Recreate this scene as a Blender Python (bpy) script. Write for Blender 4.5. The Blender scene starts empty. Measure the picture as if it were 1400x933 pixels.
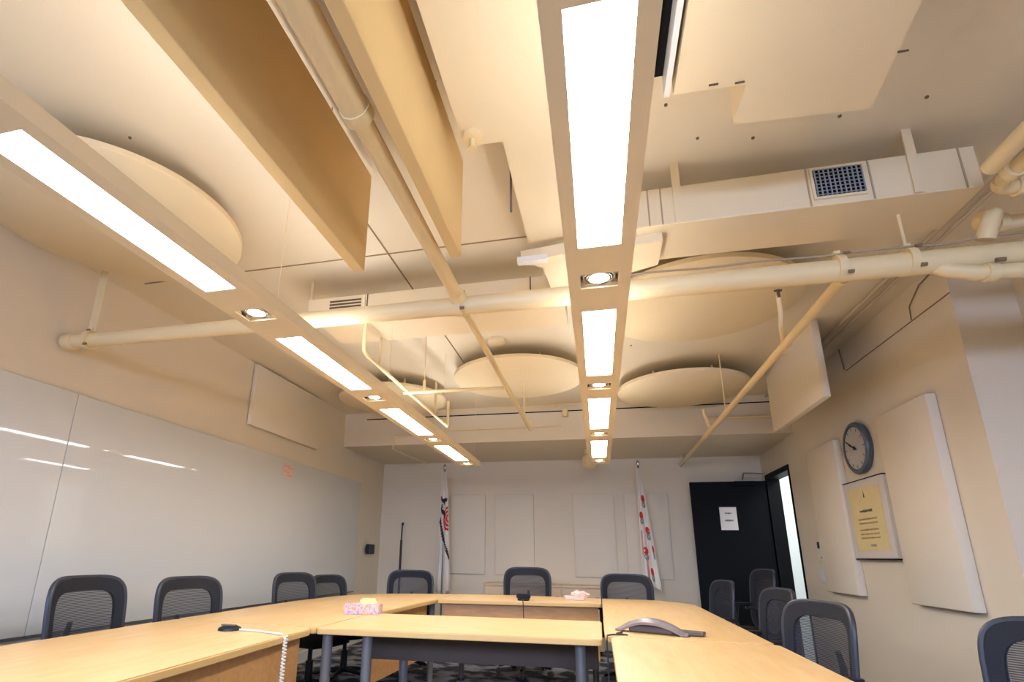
import bpy, bmesh, math, random
from mathutils import Vector, Matrix
random.seed(7)
PI = math.pi
col = bpy.context.scene.collection
EYE = 1.12
XL, XR, YB, YN, ZC = -3.10, 2.04, 7.50, -2.60, 2.85
ZS = 2.42          # underside of the dropped beam at the far end

# ------------------------------------------------------------------ materials
def lin(c):
    return tuple(((v/255.0)/12.92 if v/255.0 <= .04045 else ((v/255.0+.055)/1.055)**2.4) for v in c) + (1,)

def mat(name, rgb, rough=.6, metal=0.0, spec=.5, noise=0.0, nscale=6.0, bump=0.0, bscale=60.0, coat=0.0, raw=False):
    m = bpy.data.materials.new(name); m.use_nodes = True
    nt = m.node_tree; b = nt.nodes['Principled BSDF']
    c = rgb if raw else lin(rgb)
    b.inputs['Base Color'].default_value = c
    b.inputs['Roughness'].default_value = rough
    b.inputs['Metallic'].default_value = metal
    b.inputs['Specular IOR Level'].default_value = spec
    if coat: b.inputs['Coat Weight'].default_value = coat; b.inputs['Coat Roughness'].default_value = .03
    tc = nt.nodes.new('ShaderNodeTexCoord')
    if noise:
        n = nt.nodes.new('ShaderNodeTexNoise'); n.inputs['Scale'].default_value = nscale; n.inputs['Detail'].default_value = 4
        nt.links.new(tc.outputs['Object'], n.inputs['Vector'])
        mx = nt.nodes.new('ShaderNodeMix'); mx.data_type = 'RGBA'
        mx.inputs['A'].default_value = tuple(v*(1-noise) for v in c[:3]) + (1,)
        mx.inputs['B'].default_value = tuple(min(1, v*(1+noise)) for v in c[:3]) + (1,)
        nt.links.new(n.outputs['Fac'], mx.inputs['Factor'])
        nt.links.new(mx.outputs['Result'], b.inputs['Base Color'])
    if bump:
        n2 = nt.nodes.new('ShaderNodeTexNoise'); n2.inputs['Scale'].default_value = bscale; n2.inputs['Detail'].default_value = 3
        nt.links.new(tc.outputs['Object'], n2.inputs['Vector'])
        bp = nt.nodes.new('ShaderNodeBump'); bp.inputs['Strength'].default_value = bump; bp.inputs['Distance'].default_value = .004
        nt.links.new(n2.outputs['Fac'], bp.inputs['Height']); nt.links.new(bp.outputs['Normal'], b.inputs['Normal'])
    return m

def emit(name, rgb, strength):
    m = bpy.data.materials.new(name); m.use_nodes = True
    nt = m.node_tree; nt.nodes.clear()
    o = nt.nodes.new('ShaderNodeOutputMaterial'); e = nt.nodes.new('ShaderNodeEmission')
    e.inputs['Color'].default_value = (*rgb, 1); e.inputs['Strength'].default_value = strength
    nt.links.new(e.outputs[0], o.inputs['Surface'])
    return m

M = {}
M['wall'] = mat('wall_paint', (225, 211, 186), .75, noise=.02, nscale=1.5, bump=.05)
M['ceil'] = mat('ceiling_paint', (228, 214, 186), .8, noise=.03, nscale=2.0, bump=.08)
M['pipe'] = mat('painted_pipe', (234, 210, 160), .45, noise=.03)
M['duct'] = mat('painted_duct', (230, 210, 172), .6, noise=.02)
M['baffle'] = mat('baffle_fabric', (234, 202, 142), .9, noise=.03, bump=.15, bscale=300)
M['panel'] = mat('acoustic_fabric', (228, 215, 192), .95, noise=.02, bump=.15, bscale=400)
M['disc'] = mat('disc_fabric', (230, 210, 170), .95, noise=.02, bump=.12, bscale=300)
M['fix'] = mat('fixture_enamel', (240, 220, 180), .45)
M['board'] = mat('glass_board', (208, 206, 198), .03, spec=.35)
M['board'].node_tree.nodes['Principled BSDF'].inputs['IOR'].default_value = 1.45
M['black'] = mat('black_plastic', (22, 23, 28), .45)
M['dark'] = mat('dark_frame', (5, 6, 9), .55, spec=.12)
M['groove'] = mat('dark_gap', (96, 78, 56), .9)
M['steel'] = mat('grey_steel', (116, 112, 110), .45, metal=.25)
M['chrome'] = mat('chrome', (190, 190, 190), .2, metal=1)
M['white'] = mat('white_plastic', (225, 222, 215), .4)
M['paper'] = mat('paper', (225, 215, 208), .8)
M['ink'] = mat('ink', (70, 66, 62), .8)
M['inkblack'] = mat('black_print', (38, 38, 44), .8)
M['inkgrey'] = mat('grey_print', (140, 140, 136), .8)
M['conduit'] = mat('conduit_paint', (196, 182, 156), .5)
M['cablebrown'] = mat('cable_brown', (128, 104, 78), .7)
M['red'] = mat('red_print', (205, 50, 44), .8)
M['redpale'] = mat('pale_red_print', (206, 160, 140), .8)
M['flag'] = mat('flag_cloth', (228, 218, 205), .85, noise=.03)
M['flagc'] = mat('flag_cloth_cream', (222, 208, 160), .85)
M['parch'] = mat('parchment', (222, 202, 146), .8, noise=.06, nscale=12)
M['frameblack'] = mat('chair_frame_fabric', (26, 27, 33), .8, bump=.2, bscale=500)
M['rim'] = mat('chair_rim', (52, 54, 62), .4)
M['seat'] = mat('seat_fabric', (24, 25, 30), .9, bump=.2, bscale=400)
M['bluegrey'] = mat('clock_rim', (96, 106, 116), .3, metal=.3)
M['clockface'] = mat('clock_face', (186, 180, 172), .4)
M['phone'] = mat('phone_grey', (128, 118, 116), .35)
M['phonedark'] = mat('phone_dark', (88, 76, 72), .5)
M['tissue'] = mat('tissue_yellow', (236, 220, 150), .9)
M['tissuep'] = mat('tissue_pink', (226, 196, 184), .9)
M['cable'] = mat('cable', (52, 42, 38), .6)
M['cordw'] = mat('white_cord', (232, 224, 210), .5)
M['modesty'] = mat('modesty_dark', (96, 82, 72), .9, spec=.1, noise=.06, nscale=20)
M['corr'] = mat('corridor_paint', (200, 206, 206), .8)

def wood(name, c1, c2, rough=.3, sx=1.2, sy=14):
    m = bpy.data.materials.new(name); m.use_nodes = True
    nt = m.node_tree; b = nt.nodes['Principled BSDF']
    tc = nt.nodes.new('ShaderNodeTexCoord'); mp = nt.nodes.new('ShaderNodeMapping')
    mp.inputs['Scale'].default_value = (sx, sy, sy)
    n = nt.nodes.new('ShaderNodeTexNoise'); n.inputs['Scale'].default_value = 3; n.inputs['Detail'].default_value = 8; n.inputs['Distortion'].default_value = .4
    r = nt.nodes.new('ShaderNodeValToRGB')
    r.color_ramp.elements[0].color = lin(c1); r.color_ramp.elements[0].position = .3
    r.color_ramp.elements[1].color = lin(c2); r.color_ramp.elements[1].position = .7
    nt.links.new(tc.outputs['Object'], mp.inputs['Vector']); nt.links.new(mp.outputs[0], n.inputs['Vector'])
    nt.links.new(n.outputs['Fac'], r.inputs['Fac']); nt.links.new(r.outputs['Color'], b.inputs['Base Color'])
    b.inputs['Roughness'].default_value = rough
    return m
M['top_x'] = wood('maple_top_along_x', (226, 182, 118), (236, 198, 140), .32, 1.2, 9)
M['top_y'] = wood('maple_top_along_y', (226, 182, 118), (236, 198, 140), .32, 9, 1.2)
M['edge'] = mat('maple_edge_band', (214, 174, 108), .4)
M['orange'] = wood('maple_panel', (196, 140, 80), (210, 156, 94), .45, 2, 12)
M['cred'] = wood('pale_credenza', (214, 184, 146), (224, 196, 160), .5, 1, 6)

def carpet():
    m = bpy.data.materials.new('patterned_carpet'); m.use_nodes = True
    nt = m.node_tree; b = nt.nodes['Principled BSDF']
    tc = nt.nodes.new('ShaderNodeTexCoord')
    v = nt.nodes.new('ShaderNodeTexNoise'); v.inputs['Scale'].default_value = 5; v.inputs['Detail'].default_value = 3
    n = nt.nodes.new('ShaderNodeTexNoise'); n.inputs['Scale'].default_value = 120
    r = nt.nodes.new('ShaderNodeValToRGB'); r.color_ramp.interpolation = 'EASE'
    r.color_ramp.elements[0].position = .44; r.color_ramp.elements[0].color = lin((44, 46, 58))
    r.color_ramp.elements[1].position = .6; r.color_ramp.elements[1].color = lin((150, 152, 160))
    nt.links.new(tc.outputs['Object'], v.inputs['Vector']); nt.links.new(tc.outputs['Object'], n.inputs['Vector'])
    ad = nt.nodes.new('ShaderNodeMath'); ad.operation = 'MULTIPLY_ADD'; ad.inputs[1].default_value = .25
    nt.links.new(n.outputs['Fac'], ad.inputs[0]); nt.links.new(v.outputs['Fac'], ad.inputs[2])
    sb = nt.nodes.new('ShaderNodeMath'); sb.operation = 'SUBTRACT'; sb.inputs[1].default_value = .125
    nt.links.new(ad.outputs[0], sb.inputs[0]); nt.links.new(sb.outputs[0], r.inputs['Fac'])
    nt.links.new(r.outputs['Color'], b.inputs['Base Color']); b.inputs['Roughness'].default_value = .95
    return m
M['carpet'] = carpet()

def floral():
    m = bpy.data.materials.new('tissue_box_print'); m.use_nodes = True
    nt = m.node_tree; b = nt.nodes['Principled BSDF']
    tc = nt.nodes.new('ShaderNodeTexCoord'); v = nt.nodes.new('ShaderNodeTexNoise'); v.inputs['Scale'].default_value = 38; v.inputs['Detail'].default_value = 1
    r = nt.nodes.new('ShaderNodeValToRGB')
    r.color_ramp.elements[0].position = .38; r.color_ramp.elements[0].color = lin((160, 150, 190))
    r.color_ramp.elements[1].position = .62; r.color_ramp.elements[1].color = lin((214, 150, 136))
    e = r.color_ramp.elements.new(.5); e.color = lin((218, 196, 180))
    nt.links.new(tc.outputs['Object'], v.inputs['Vector']); nt.links.new(v.outputs['Fac'], r.inputs['Fac'])
    nt.links.new(r.outputs['Color'], b.inputs['Base Color']); b.inputs['Roughness'].default_value = .6
    return m
M['floral'] = floral()

def meshmat():
    m = bpy.data.materials.new('chair_mesh_weave'); m.use_nodes = True
    nt = m.node_tree; b = nt.nodes['Principled BSDF']; out = nt.nodes['Material Output']
    b.inputs['Base Color'].default_value = lin((42, 44, 52)); b.inputs['Roughness'].default_value = .6
    tc = nt.nodes.new('ShaderNodeTexCoord'); w = nt.nodes.new('ShaderNodeTexWave'); w.bands_direction = 'Z'
    w.inputs['Scale'].default_value = 38; w.inputs['Distortion'].default_value = .3
    r = nt.nodes.new('ShaderNodeValToRGB')
    r.color_ramp.elements[0].position = .35; r.color_ramp.elements[0].color = (.55, .55, .55, 1)
    r.color_ramp.elements[1].position = .6; r.color_ramp.elements[1].color = (.95, .95, .95, 1)
    t = nt.nodes.new('ShaderNodeBsdfTransparent'); mx = nt.nodes.new('ShaderNodeMixShader')
    nt.links.new(tc.outputs['Object'], w.inputs['Vector']); nt.links.new(w.outputs['Fac'], r.inputs['Fac'])
    nt.links.new(r.outputs['Color'], mx.inputs['Fac']); nt.links.new(t.outputs[0], mx.inputs[1]); nt.links.new(b.outputs[0], mx.inputs[2])
    nt.links.new(mx.outputs[0], out.inputs['Surface'])
    return m
M['mesh'] = meshmat()
M['diffuser'] = emit('light_panel', (.95, .95, 1.0), 17.5)
M['uplight'] = emit('uplight_strip', (.96, .96, 1.0), 1.75)
M['spot'] = emit('spot_lamp', (1.0, .90, .76), 25.0)
M['skylit'] = emit('daylight_pane', (.66, .80, 1.0), .45)

# ------------------------------------------------------------------ helpers
def finish(name, bm, m, parent=None, smooth=False, bevel=0, kind=None, label=None, segs=2):
    me = bpy.data.meshes.new(name)
    bmesh.ops.recalc_face_normals(bm, faces=bm.faces)
    if bevel:
        es = [e for e in bm.edges if len(e.link_faces) == 2 and e.calc_face_angle(0) > .6]
        bmesh.ops.bevel(bm, geom=es, offset=bevel, segments=segs, profile=.5, affect='EDGES', clamp_overlap=True)
    bm.to_mesh(me); bm.free()
    me.materials.append(m)
    if smooth:
        for p in me.polygons: p.use_smooth = True
        try: me.set_sharp_from_angle(angle=math.radians(40))
        except Exception: pass
    o = bpy.data.objects.new(name, me); col.objects.link(o)
    if parent: o.parent = parent
    if kind: o['kind'] = kind
    if label: o['label'] = label
    if name in SPLIT and parent: return split(o)
    return o

SPLIT = {'strap', 'cable', 'bolt', 'rod', 'clip', 'wire', 'standoff', 'hanger', 'arm', 'seam', 'rail', 'uplight', 'collar', 'rocker', 'edge_strip', 'sprinkler_riser', 'slot', 'gimbal_ring', 'cable_run'}
def split(o):
    """every loose piece of a mesh becomes a part of its own"""
    bm = bmesh.new(); bm.from_mesh(o.data); bm.verts.ensure_lookup_table()
    comp = [-1]*len(bm.verts); n = 0
    for v in bm.verts:
        if comp[v.index] >= 0: continue
        st = [v]; comp[v.index] = n
        while st:
            a = st.pop()
            for e in a.link_edges:
                w = e.other_vert(a)
                if comp[w.index] < 0: comp[w.index] = n; st.append(w)
        n += 1
    if n > 1:
        for k in range(n):
            c = bm.copy(); c.verts.ensure_lookup_table()
            bmesh.ops.delete(c, geom=[v for v in c.verts if comp[v.index] != k], context='VERTS')
            if k == 0: me = o.data; tgt = o
            else: me = o.data.copy(); tgt = o.copy(); tgt.data = me; col.objects.link(tgt)
            c.to_mesh(me); c.free()
    bm.free()
    return o

def NB(): return bmesh.new()
def box(bm, x0, x1, y0, y1, z0, z1):
    v = [bm.verts.new((x, y, z)) for x in (x0, x1) for y in (y0, y1) for z in (z0, z1)]
    for f in ((0, 1, 3, 2), (4, 6, 7, 5), (0, 4, 5, 1), (2, 3, 7, 6), (0, 2, 6, 4), (1, 5, 7, 3)):
        bm.faces.new([v[i] for i in f])
    return bm
def prism(bm, pts, z0, z1):
    a = [bm.verts.new((p[0], p[1], z0)) for p in pts]; b = [bm.verts.new((p[0], p[1], z1)) for p in pts]
    bm.faces.new(list(reversed(a))); bm.faces.new(b)
    n = len(pts)
    for i in range(n): bm.faces.new([a[i], a[(i+1) % n], b[(i+1) % n], b[i]])
    return bm
def tube(bm, pts, r, n=14, caps=True):
    pts = [Vector(p) for p in pts]; rr = r if isinstance(r, (list, tuple)) else [r]*len(pts)
    rings = []; nrm = None
    for i, p in enumerate(pts):
        if i == 0: t = pts[1]-pts[0]
        elif i == len(pts)-1: t = pts[-1]-pts[-2]
        else: t = (pts[i+1]-p).normalized() + (p-pts[i-1]).normalized()
        if t.length < 1e-9: t = pts[i]-pts[i-1]
        t.normalize()
        if nrm is None:
            nrm = t.orthogonal().normalized()
        else:
            nrm = nrm - t*nrm.dot(t)
            nrm = nrm.normalized() if nrm.length > 1e-6 else t.orthogonal().normalized()
        bn = t.cross(nrm)
        rings.append([bm.verts.new(p + (nrm*math.cos(2*PI*k/n) + bn*math.sin(2*PI*k/n))*rr[i]) for k in range(n)])
    for a, b in zip(rings, rings[1:]):
        for k in range(n): bm.faces.new([a[k], a[(k+1) % n], b[(k+1) % n], b[k]])
    if caps: bm.faces.new(list(reversed(rings[0]))); bm.faces.new(rings[-1])
    return bm
def arc(c, r, a0, a1, ax1, ax2, n=8):
    c = Vector(c); u = Vector(ax1); w = Vector(ax2)
    return [tuple(c + u*r*math.cos(a0+(a1-a0)*i/n) + w*r*math.sin(a0+(a1-a0)*i/n)) for i in range(n+1)]
def cyl(bm, c, axis, r, h, n=32, r2=None):
    a = Vector(axis).normalized()*h/2; c = Vector(c)
    return tube(bm, [c-a, c+a], [r, r2 if r2 is not None else r], n)
def ringtube(bm, c, axis, R, r, n=28, k=8):
    a = Vector(axis).normalized(); u = a.orthogonal().normalized(); w = a.cross(u); c = Vector(c)
    rings = []
    for i in range(n):
        d = u*math.cos(2*PI*i/n)+w*math.sin(2*PI*i/n)
        rings.append([bm.verts.new(c+d*(R+r*math.cos(2*PI*j/k))+a*r*math.sin(2*PI*j/k)) for j in range(k)])
    for i in range(n):
        A, B = rings[i], rings[(i+1) % n]
        for j in range(k): bm.faces.new([A[j], A[(j+1) % k], B[(j+1) % k], B[j]])
    return bm
def thing(name, label, cat, loc=(0, 0, 0), rz=0, group=None):
    o = bpy.data.objects.new(name, None); col.objects.link(o); o.empty_display_size = .05
    o.location = loc; o.rotation_euler = (0, 0, rz); o['label'] = label; o['category'] = cat
    if group: o['group'] = group
    return o
def tag(o, label, cat, group=None):
    o['label'] = label; o['category'] = cat
    if group: o['group'] = group
    return o
def part(name, bm, m, t, **k):
    """mesh given in world coordinates, parented to an un-rotated thing"""
    bmesh.ops.translate(bm, verts=bm.verts, vec=-Vector(t.location) if t.parent is None else (0, 0, 0))
    return finish(name, bm, m, t, **k)
def sub(name, bm, m, p, **k):
    root = p
    while root.parent: root = root.parent
    bmesh.ops.translate(bm, verts=bm.verts, vec=-Vector(root.location))
    return finish(name, bm, m, p, **k)
def recenter(o):
    """move a single-mesh thing's origin to its base centre"""
    vs = [v.co for v in o.data.vertices]
    c = Vector(((min(v.x for v in vs)+max(v.x for v in vs))/2, (min(v.y for v in vs)+max(v.y for v in vs))/2, min(v.z for v in vs)))
    o.data.transform(Matrix.Translation(-c)); o.location = c
    return o
def copytree(o, parent=None):
    c = o.copy(); col.objects.link(c)
    if parent: c.parent = parent
    for ch in list(o.children): copytree(ch, c)
    return c
def struct(name, bm, m, **k):
    return finish(name, bm, m, kind='structure', **k)

# ------------------------------------------------------------------ room shell
T = .12
XR2 = 2.36      # the wall steps back towards the viewer of the room
XB = 2.04
struct('floor', box(NB(), XL-T, 4.2, YN-T, YB+T, -T, 0), M['carpet'])
struct('ceiling', box(NB(), XL-T, 4.2, YN-T, YB+T, ZC, ZC+T), M['ceil'])
struct('wall_left', box(NB(), XL-T, XL, YN-T, YB+T, 0, ZC), M['wall'])
struct('wall_back', box(NB(), XL, XB+T, YB, YB+T, 0, ZC), M['wall'])
b = NB()
box(b, XR, 2.34, 3.37, 6.40, 0, ZC)                       # thick pier wall with the clock
box(b, 2.34, 2.34+T, YN, 3.9, 0, ZC)
struct('wall_right', b, M['wall'])
b = NB()
box(b, XR+.03, XR+T, 6.40, 7.24, 2.10, ZC)
box(b, XR+.03, XR+T, 7.24, YB, 0, ZC)
struct('wall_right_door_side', b, M['wall'])
# near wall with a wide window
b = NB()
box(b, XL, 2.34, YN-T, YN, 0, .75); box(b, XL, 2.34, YN-T, YN, 2.25, ZC)
box(b, XL, -2.7, YN-T, YN, .75, 2.25); box(b, 2.0, 2.34, YN-T, YN, .75, 2.25)
struct('wall_near', b, M['wall'])
w = finish('window_1', box(NB(), -2.7, 2.0, YN-.09, YN-.08, .75, 2.25), M['skylit'], kind='structure')
b = NB()
for x in (-2.7, -1.53, -.35, .82, 1.96): box(b, x, x+.04, YN-.075, YN-.01, .75, 2.25)
box(b, -2.66, 1.96, YN-.07, YN-.015, .75, .79); box(b, -2.66, 1.96, YN-.07, YN-.015, 2.21, 2.25)
finish('window_frame', b, M['white'], w)
# dropped beam
struct('trim_1', box(NB(), XL, XR+.03, 6.12, YB, ZS, ZC-.001), M['wall'])
# corridor beyond the door
b = NB()
box(b, 4.1, 4.2, 5.4, YB+T, 0, ZC); box(b, XR+.13, 4.1, 5.3, 5.4, 0, ZC); box(b, XB+T, 4.1, YB, YB+T, 0, ZC)
struct('wall_corridor', b, M['corr'])
# ceiling joints (flush dark strips)
jm = mat('joint_shade', (150, 126, 94), .9)
struct('trim_2', box(NB(), -2.9, -.27, 2.617, 2.625, ZC-.004, ZC+.002), jm)
struct('trim_3', box(NB(), -1.141, -1.133, 1.2, 4.65, ZC-.004, ZC+.002), jm)
# baseboards
struct('baseboard_back', box(NB(), XL, XR, YB-.012, YB, 0, .1), M['white'])
struct('baseboard_left', box(NB(), XL, XL+.012, YN, YB-.012, 0, .1), M['white'])
# conduit trim above beam / upper ledge on the right wall
struct('trim_4', box(NB(), XR-.006, XR, 3.37, 4.75, 2.627, 2.631), M['cablebrown'])

# ------------------------------------------------------------------ door
d = finish('door_1', box(NB(), -.86, 0, -.022, .022, .01, 2.06), M['dark'], kind='structure', bevel=.003)
d.location = (XR-.02, 6.98+.26, 0); d.rotation_euler = (0, 0, math.radians(-3))
b = NB(); cyl(b, (-.80, -.055, 1.0), (0, 1, 0), .012, .07); tube(b, [(-.80, -.085, 1.0), (-.70, -.085, 1.0)], .011)
if 0: finish('door_handle', b, M['steel'], d, smooth=True, label='grey steel lever handle')
b = NB(); box(b, -.55, -.36, -.025, -.0225, 1.47, 1.745)
s = finish('sign_paper', b, M['paper'], None)
s.data.transform(Matrix.Rotation(math.radians(-3), 4, 'Z')); s.location = d.location
s.data.update(); tag(s, 'white paper notice taped on the black door leaf', 'notice')
def letters(txt, size, mtl, parent, mw, label=None, name='lettering', sx=1.0, ext=.0006):
    cu = bpy.data.curves.new(name, 'FONT'); cu.body = txt; cu.size = size; cu.extrude = ext
    cu.align_x = 'CENTER'; cu.align_y = 'CENTER'
    tmp = bpy.data.objects.new(name, cu); col.objects.link(tmp)
    dg = bpy.context.evaluated_depsgraph_get(); dg.update()
    me = bpy.data.meshes.new_from_object(tmp.evaluated_get(dg))
    bpy.data.objects.remove(tmp); bpy.data.curves.remove(cu)
    me.transform(mw @ Matrix.Diagonal((sx, 1, 1, 1))); me.materials.clear(); me.materials.append(mtl)
    o = bpy.data.objects.new(name, me); col.objects.link(o); o.parent = parent
    if label: o['label'] = label
    return o
R3 = Matrix.Rotation(math.radians(-3), 4, 'Z')
FX = Matrix.Rotation(PI/2, 4, 'X')
def strokes(name, spots, mtl, parent, mw, rnd=random.Random(4)):
    b = NB()
    for (cx, cy, w, h, n) in spots:
        for k in range(n):
            x = cx-w/2+w*(k+.5)/n; hh = h*rnd.uniform(.55, 1)
            q = w/n*.32
            prism(b, [(x-q, cy-hh/2), (x+q, cy-hh/2), (x+q*.7, cy+hh/2), (x-q*.8, cy+hh/2)], 0, .0006)
            if k % 2 == 0: prism(b, [(x, cy-.1*h), (x+w/n, cy-.1*h), (x+w/n, cy+.08*h), (x, cy+.08*h)], 0, .0006)
    bmesh.ops.transform(b, matrix=mw, verts=b.verts)
    return finish(name, b, mtl, parent)
for ln in ((-.457, 1.672, .075, .026, 5), (-.452, 1.585, .095, .026, 6)): strokes('print_line', [ln], M['ink'], s, R3 @ Matrix.Translation((0, -.0262, 0)) @ FX)
# closer arm
t = thing('door_closer', 'thin grey door closer arm above the black door', 'door closer', (1.9, 7.1, 2.06))
b = NB(); tube(b, [(1.97, 7.0, 2.115), (1.74, 7.03, 2.13)], .009); tube(b, [(1.74, 7.03, 2.13), (1.76, 7.20, 2.075)], .009)
part('arm', b, M['steel'], t, smooth=True)
part('body', box(NB(), 1.66, 1.90, 7.165, 7.205, 2.00, 2.055), M['dark'], t, bevel=.004)
# frame
b = NB()
box(b, XR-.012, XR+.13, 7.20, 7.255, 0, 2.13); box(b, XR-.012, XR+.13, 6.40, 6.425, 0, 2.13); box(b, XR-.012, XR+.13, 6.425, 7.20, 2.07, 2.13)
struct('trim_5', b, M['dark'])

# ------------------------------------------------------------------ glass board on left wall
def board(y0, y1, label, dx=0.0):
    o = finish('glass_whiteboard', box(NB(), XL+.012, XL+.022+dx, y0, y1, .645, 2.035), M['board'], bevel=.002)
    recenter(o); o['label'] = label; o['category'] = 'whiteboard'; o['group'] = 'glass boards on the left wall'
    return o
board(2.482, 6.68, 'long glossy glass whiteboard on left wall behind the chairs, far piece')
board(-1.6, 2.478, 'glossy glass whiteboard on left wall, near piece at the left picture edge')
t = thing('tray_rail', 'thin dark rail along the bottom of the glass whiteboards', 'rail', (XL, 3, .63))
part('rail', box(NB(), XL+.001, XL+.024, -1.6, 6.68, .636, .643), M['steel'], t)
# notice and black box on the left wall
t = thing('wall_notice', 'small pale notice with red marks stuck high on the glass whiteboard', 'notice', (XL+.022, 4.88, 1.85))
part('sheet', box(NB(), XL+.0225, XL+.0245, 4.77, 4.99, 1.852, 1.99), mat('pale_pink_paper', (222, 190, 172), .7), t)
b = NB()
for (y0, y1, z) in ((4.79, 4.90, 1.965), (4.87, 4.97, 1.95), (4.79, 4.85, 1.915), (4.86, 4.90, 1.905)): box(b, XL+.0246, XL+.0254, y0, y1, z-.004, z+.004)
box(b, XL+.0246, XL+.0254, 4.86, 4.97, 1.868, 1.878)
part('print', b, M['redpale'], t)
t = thing('wall_speaker', 'small black box mounted on left wall near the far corner', 'speaker', (XL, 7.02, 1.1))
part('bracket', box(NB(), XL+.001, XL+.03, 6.99, 7.05, 1.13, 1.2), M['steel'], t)
part('housing', box(NB(), XL+.03, XL+.10, 6.94, 7.10, 1.105, 1.235), M['black'], t, bevel=.012)

# ------------------------------------------------------------------ acoustic panels
def flat_panel(bm, label, m='panel', name='acoustic_panel', group=None, bev=.008):
    o = finish(name, bm, M[m], bevel=bev, smooth=True); recenter(o)
    return tag(o, label, 'acoustic panel', group)
g = 'panels on the far wall'
for x0, x1, lab in ((-2.03, -1.525, 'pale fabric wall panel right beside the flag with black script'),
                    (-1.385, -.845, 'pale fabric wall panel second from left on far wall, behind middle chair'),
                    (-.31, .225, 'pale fabric wall panel third from left on far wall'),
                    (.36, .905, 'pale fabric wall panel behind the flag with red circles')):
    flat_panel(box(NB(), x0, x1, YB-.035, YB-.001, .868, 1.95), lab, group=g, bev=.005)
g = 'tall panels on the clock wall'
flat_panel(box(NB(), XR-.06, XR-.001, 5.08, 5.72, .865, 2.125), 'narrow tall cream panel between the door and the clock', group=g)
flat_panel(box(NB(), XR-.06, XR-.001, 3.70, 4.34, .865, 2.125), 'tall cream panel right of the clock and certificate', group=g)
g = 'square panels hung high near the ceiling'
flat_panel(box(NB(), XL+.005, XL+.05, 4.14, 5.40, 2.24, 2.83), 'tan square-cornered panel high on left wall below ceiling', group=g)
b = box(NB(), 1.60, 1.65, 4.12, 5.28, 2.245, 2.84)
flat_panel(b, 'tan panel hanging high on right beside the long thin pipe', group=g)
t = thing('panel_hanger', 'short ceiling wires holding the tan panel hanging high on the right', 'hanger', (1.625, 4.7, 2.84))
b = NB()
for y in (4.4, 5.0): tube(b, [(1.625, y, 2.835), (1.625, y, ZC)], .003, 6)
part('wire', b, M['steel'], t)

# discs
g = 'round discs under the ceiling'
def disc(x, y, r, z, lab):
    t = thing('ceiling_disc', lab, 'ceiling disc', (x, y, z), 0, g)
    b = NB(); tube(b, [(0, 0, .03), (0, 0, .003), (0, 0, 0)], [r, r, r-.004], 96)
    finish('disc_panel', b, M['disc'], t, smooth=True)
    b = NB()
    for a in range(4): cyl(b, (r*.6*math.cos(a*PI/2+.7), r*.6*math.sin(a*PI/2+.7), .03+(ZC-z-.03)/2), (0, 0, 1), .012, ZC-z-.03, 10)
    finish('standoff', b, M['duct'], t)
disc(-2.30, 1.84, .60, 2.70, 'large round disc over the left whiteboard, nearest the camera')
disc(-.65, 4.69, .60, 2.70, 'round disc under ceiling left of the middle light fixture')
disc(.865, 5.33, .60, 2.70, 'round disc under ceiling right of the middle light fixture, far one')
disc(.70, 3.42, .60, 2.70, 'round disc partly hidden by the big pipe, right of the middle fixture')
disc(-2.07, 5.15, .57, 2.70, 'round disc mostly hidden behind the left light fixture')

# ------------------------------------------------------------------ hanging baffles
def baffle(x, th, y1, z0, z1, lab):
    t = thing('hanging_baffle', lab, 'baffle', (x, .5, z0), 0, 'long baffles hung on edge from the ceiling')
    part('board', box(NB(), x-th/2, x+th/2, -1.3, y1, z0, z1), M['baffle'], t, bevel=.003)
    b = NB()
    for y in (-.8, .5, y1-.35): tube(b, [(x, y, z1-.01), (x, y, ZC)], .002, 6)
    part('wire', b, M['steel'], t)
baffle(-.955, .05, 1.90, 2.30, 2.79, 'wide tan baffle on edge left of the yellowish pipe')
baffle(-.512, .045, 1.875, 2.30, 2.77, 'tan baffle on edge between the yellowish pipe and the duct')

# ------------------------------------------------------------------ ducts
t = thing('ceiling_duct', 'boxed duct underside over the middle light fixture', 'duct', (.2, .5, 2.6))
b = NB()
prism(b, [(-.417, -1.5), (-.417, 1.605), (-.272, 1.615), (-.262, 2.315), (.02, 2.315), (.02, -1.5)], 2.60, ZC-.001)
part('casing', b, M['duct'], t)
t = thing('ceiling_raft', 'large flat tan ceiling raft with a notched corner, upper right', 'ceiling raft', (.6, .5, 2.6))
b = NB()
prism(b, [(.315, -1.5), (.315, 1.535), (.536, 1.545), (.536, 1.715), (.968, 1.742), (.90, 1.05), (.80, -.2), (.80, -1.5)], 2.60, ZC-.001)
part('casing', b, M['duct'], t)
b = NB()
for x, y in ((.42, 1.52), (.50, 1.53), (.945, 1.52)): box(b, x, x+.028, y-.002, y+.002, 2.595, 2.60)
part('clip', b, M['groove'], t)
t = thing('slot_diffuser', 'narrow dark slot diffuser with white rails beside middle fixture', 'air diffuser', (.27, .5, 2.6))
b = NB(); box(b, .21, .243, -1.5, 1.53, 2.59, ZC-.001); box(b, .283, .30, -1.5, 1.53, 2.59, ZC-.001)
part('rail', b, M['white'], t)
part('slot', box(NB(), .243, .283, -1.5, 1.51, 2.66, 2.67), M['dark'], t)

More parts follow.
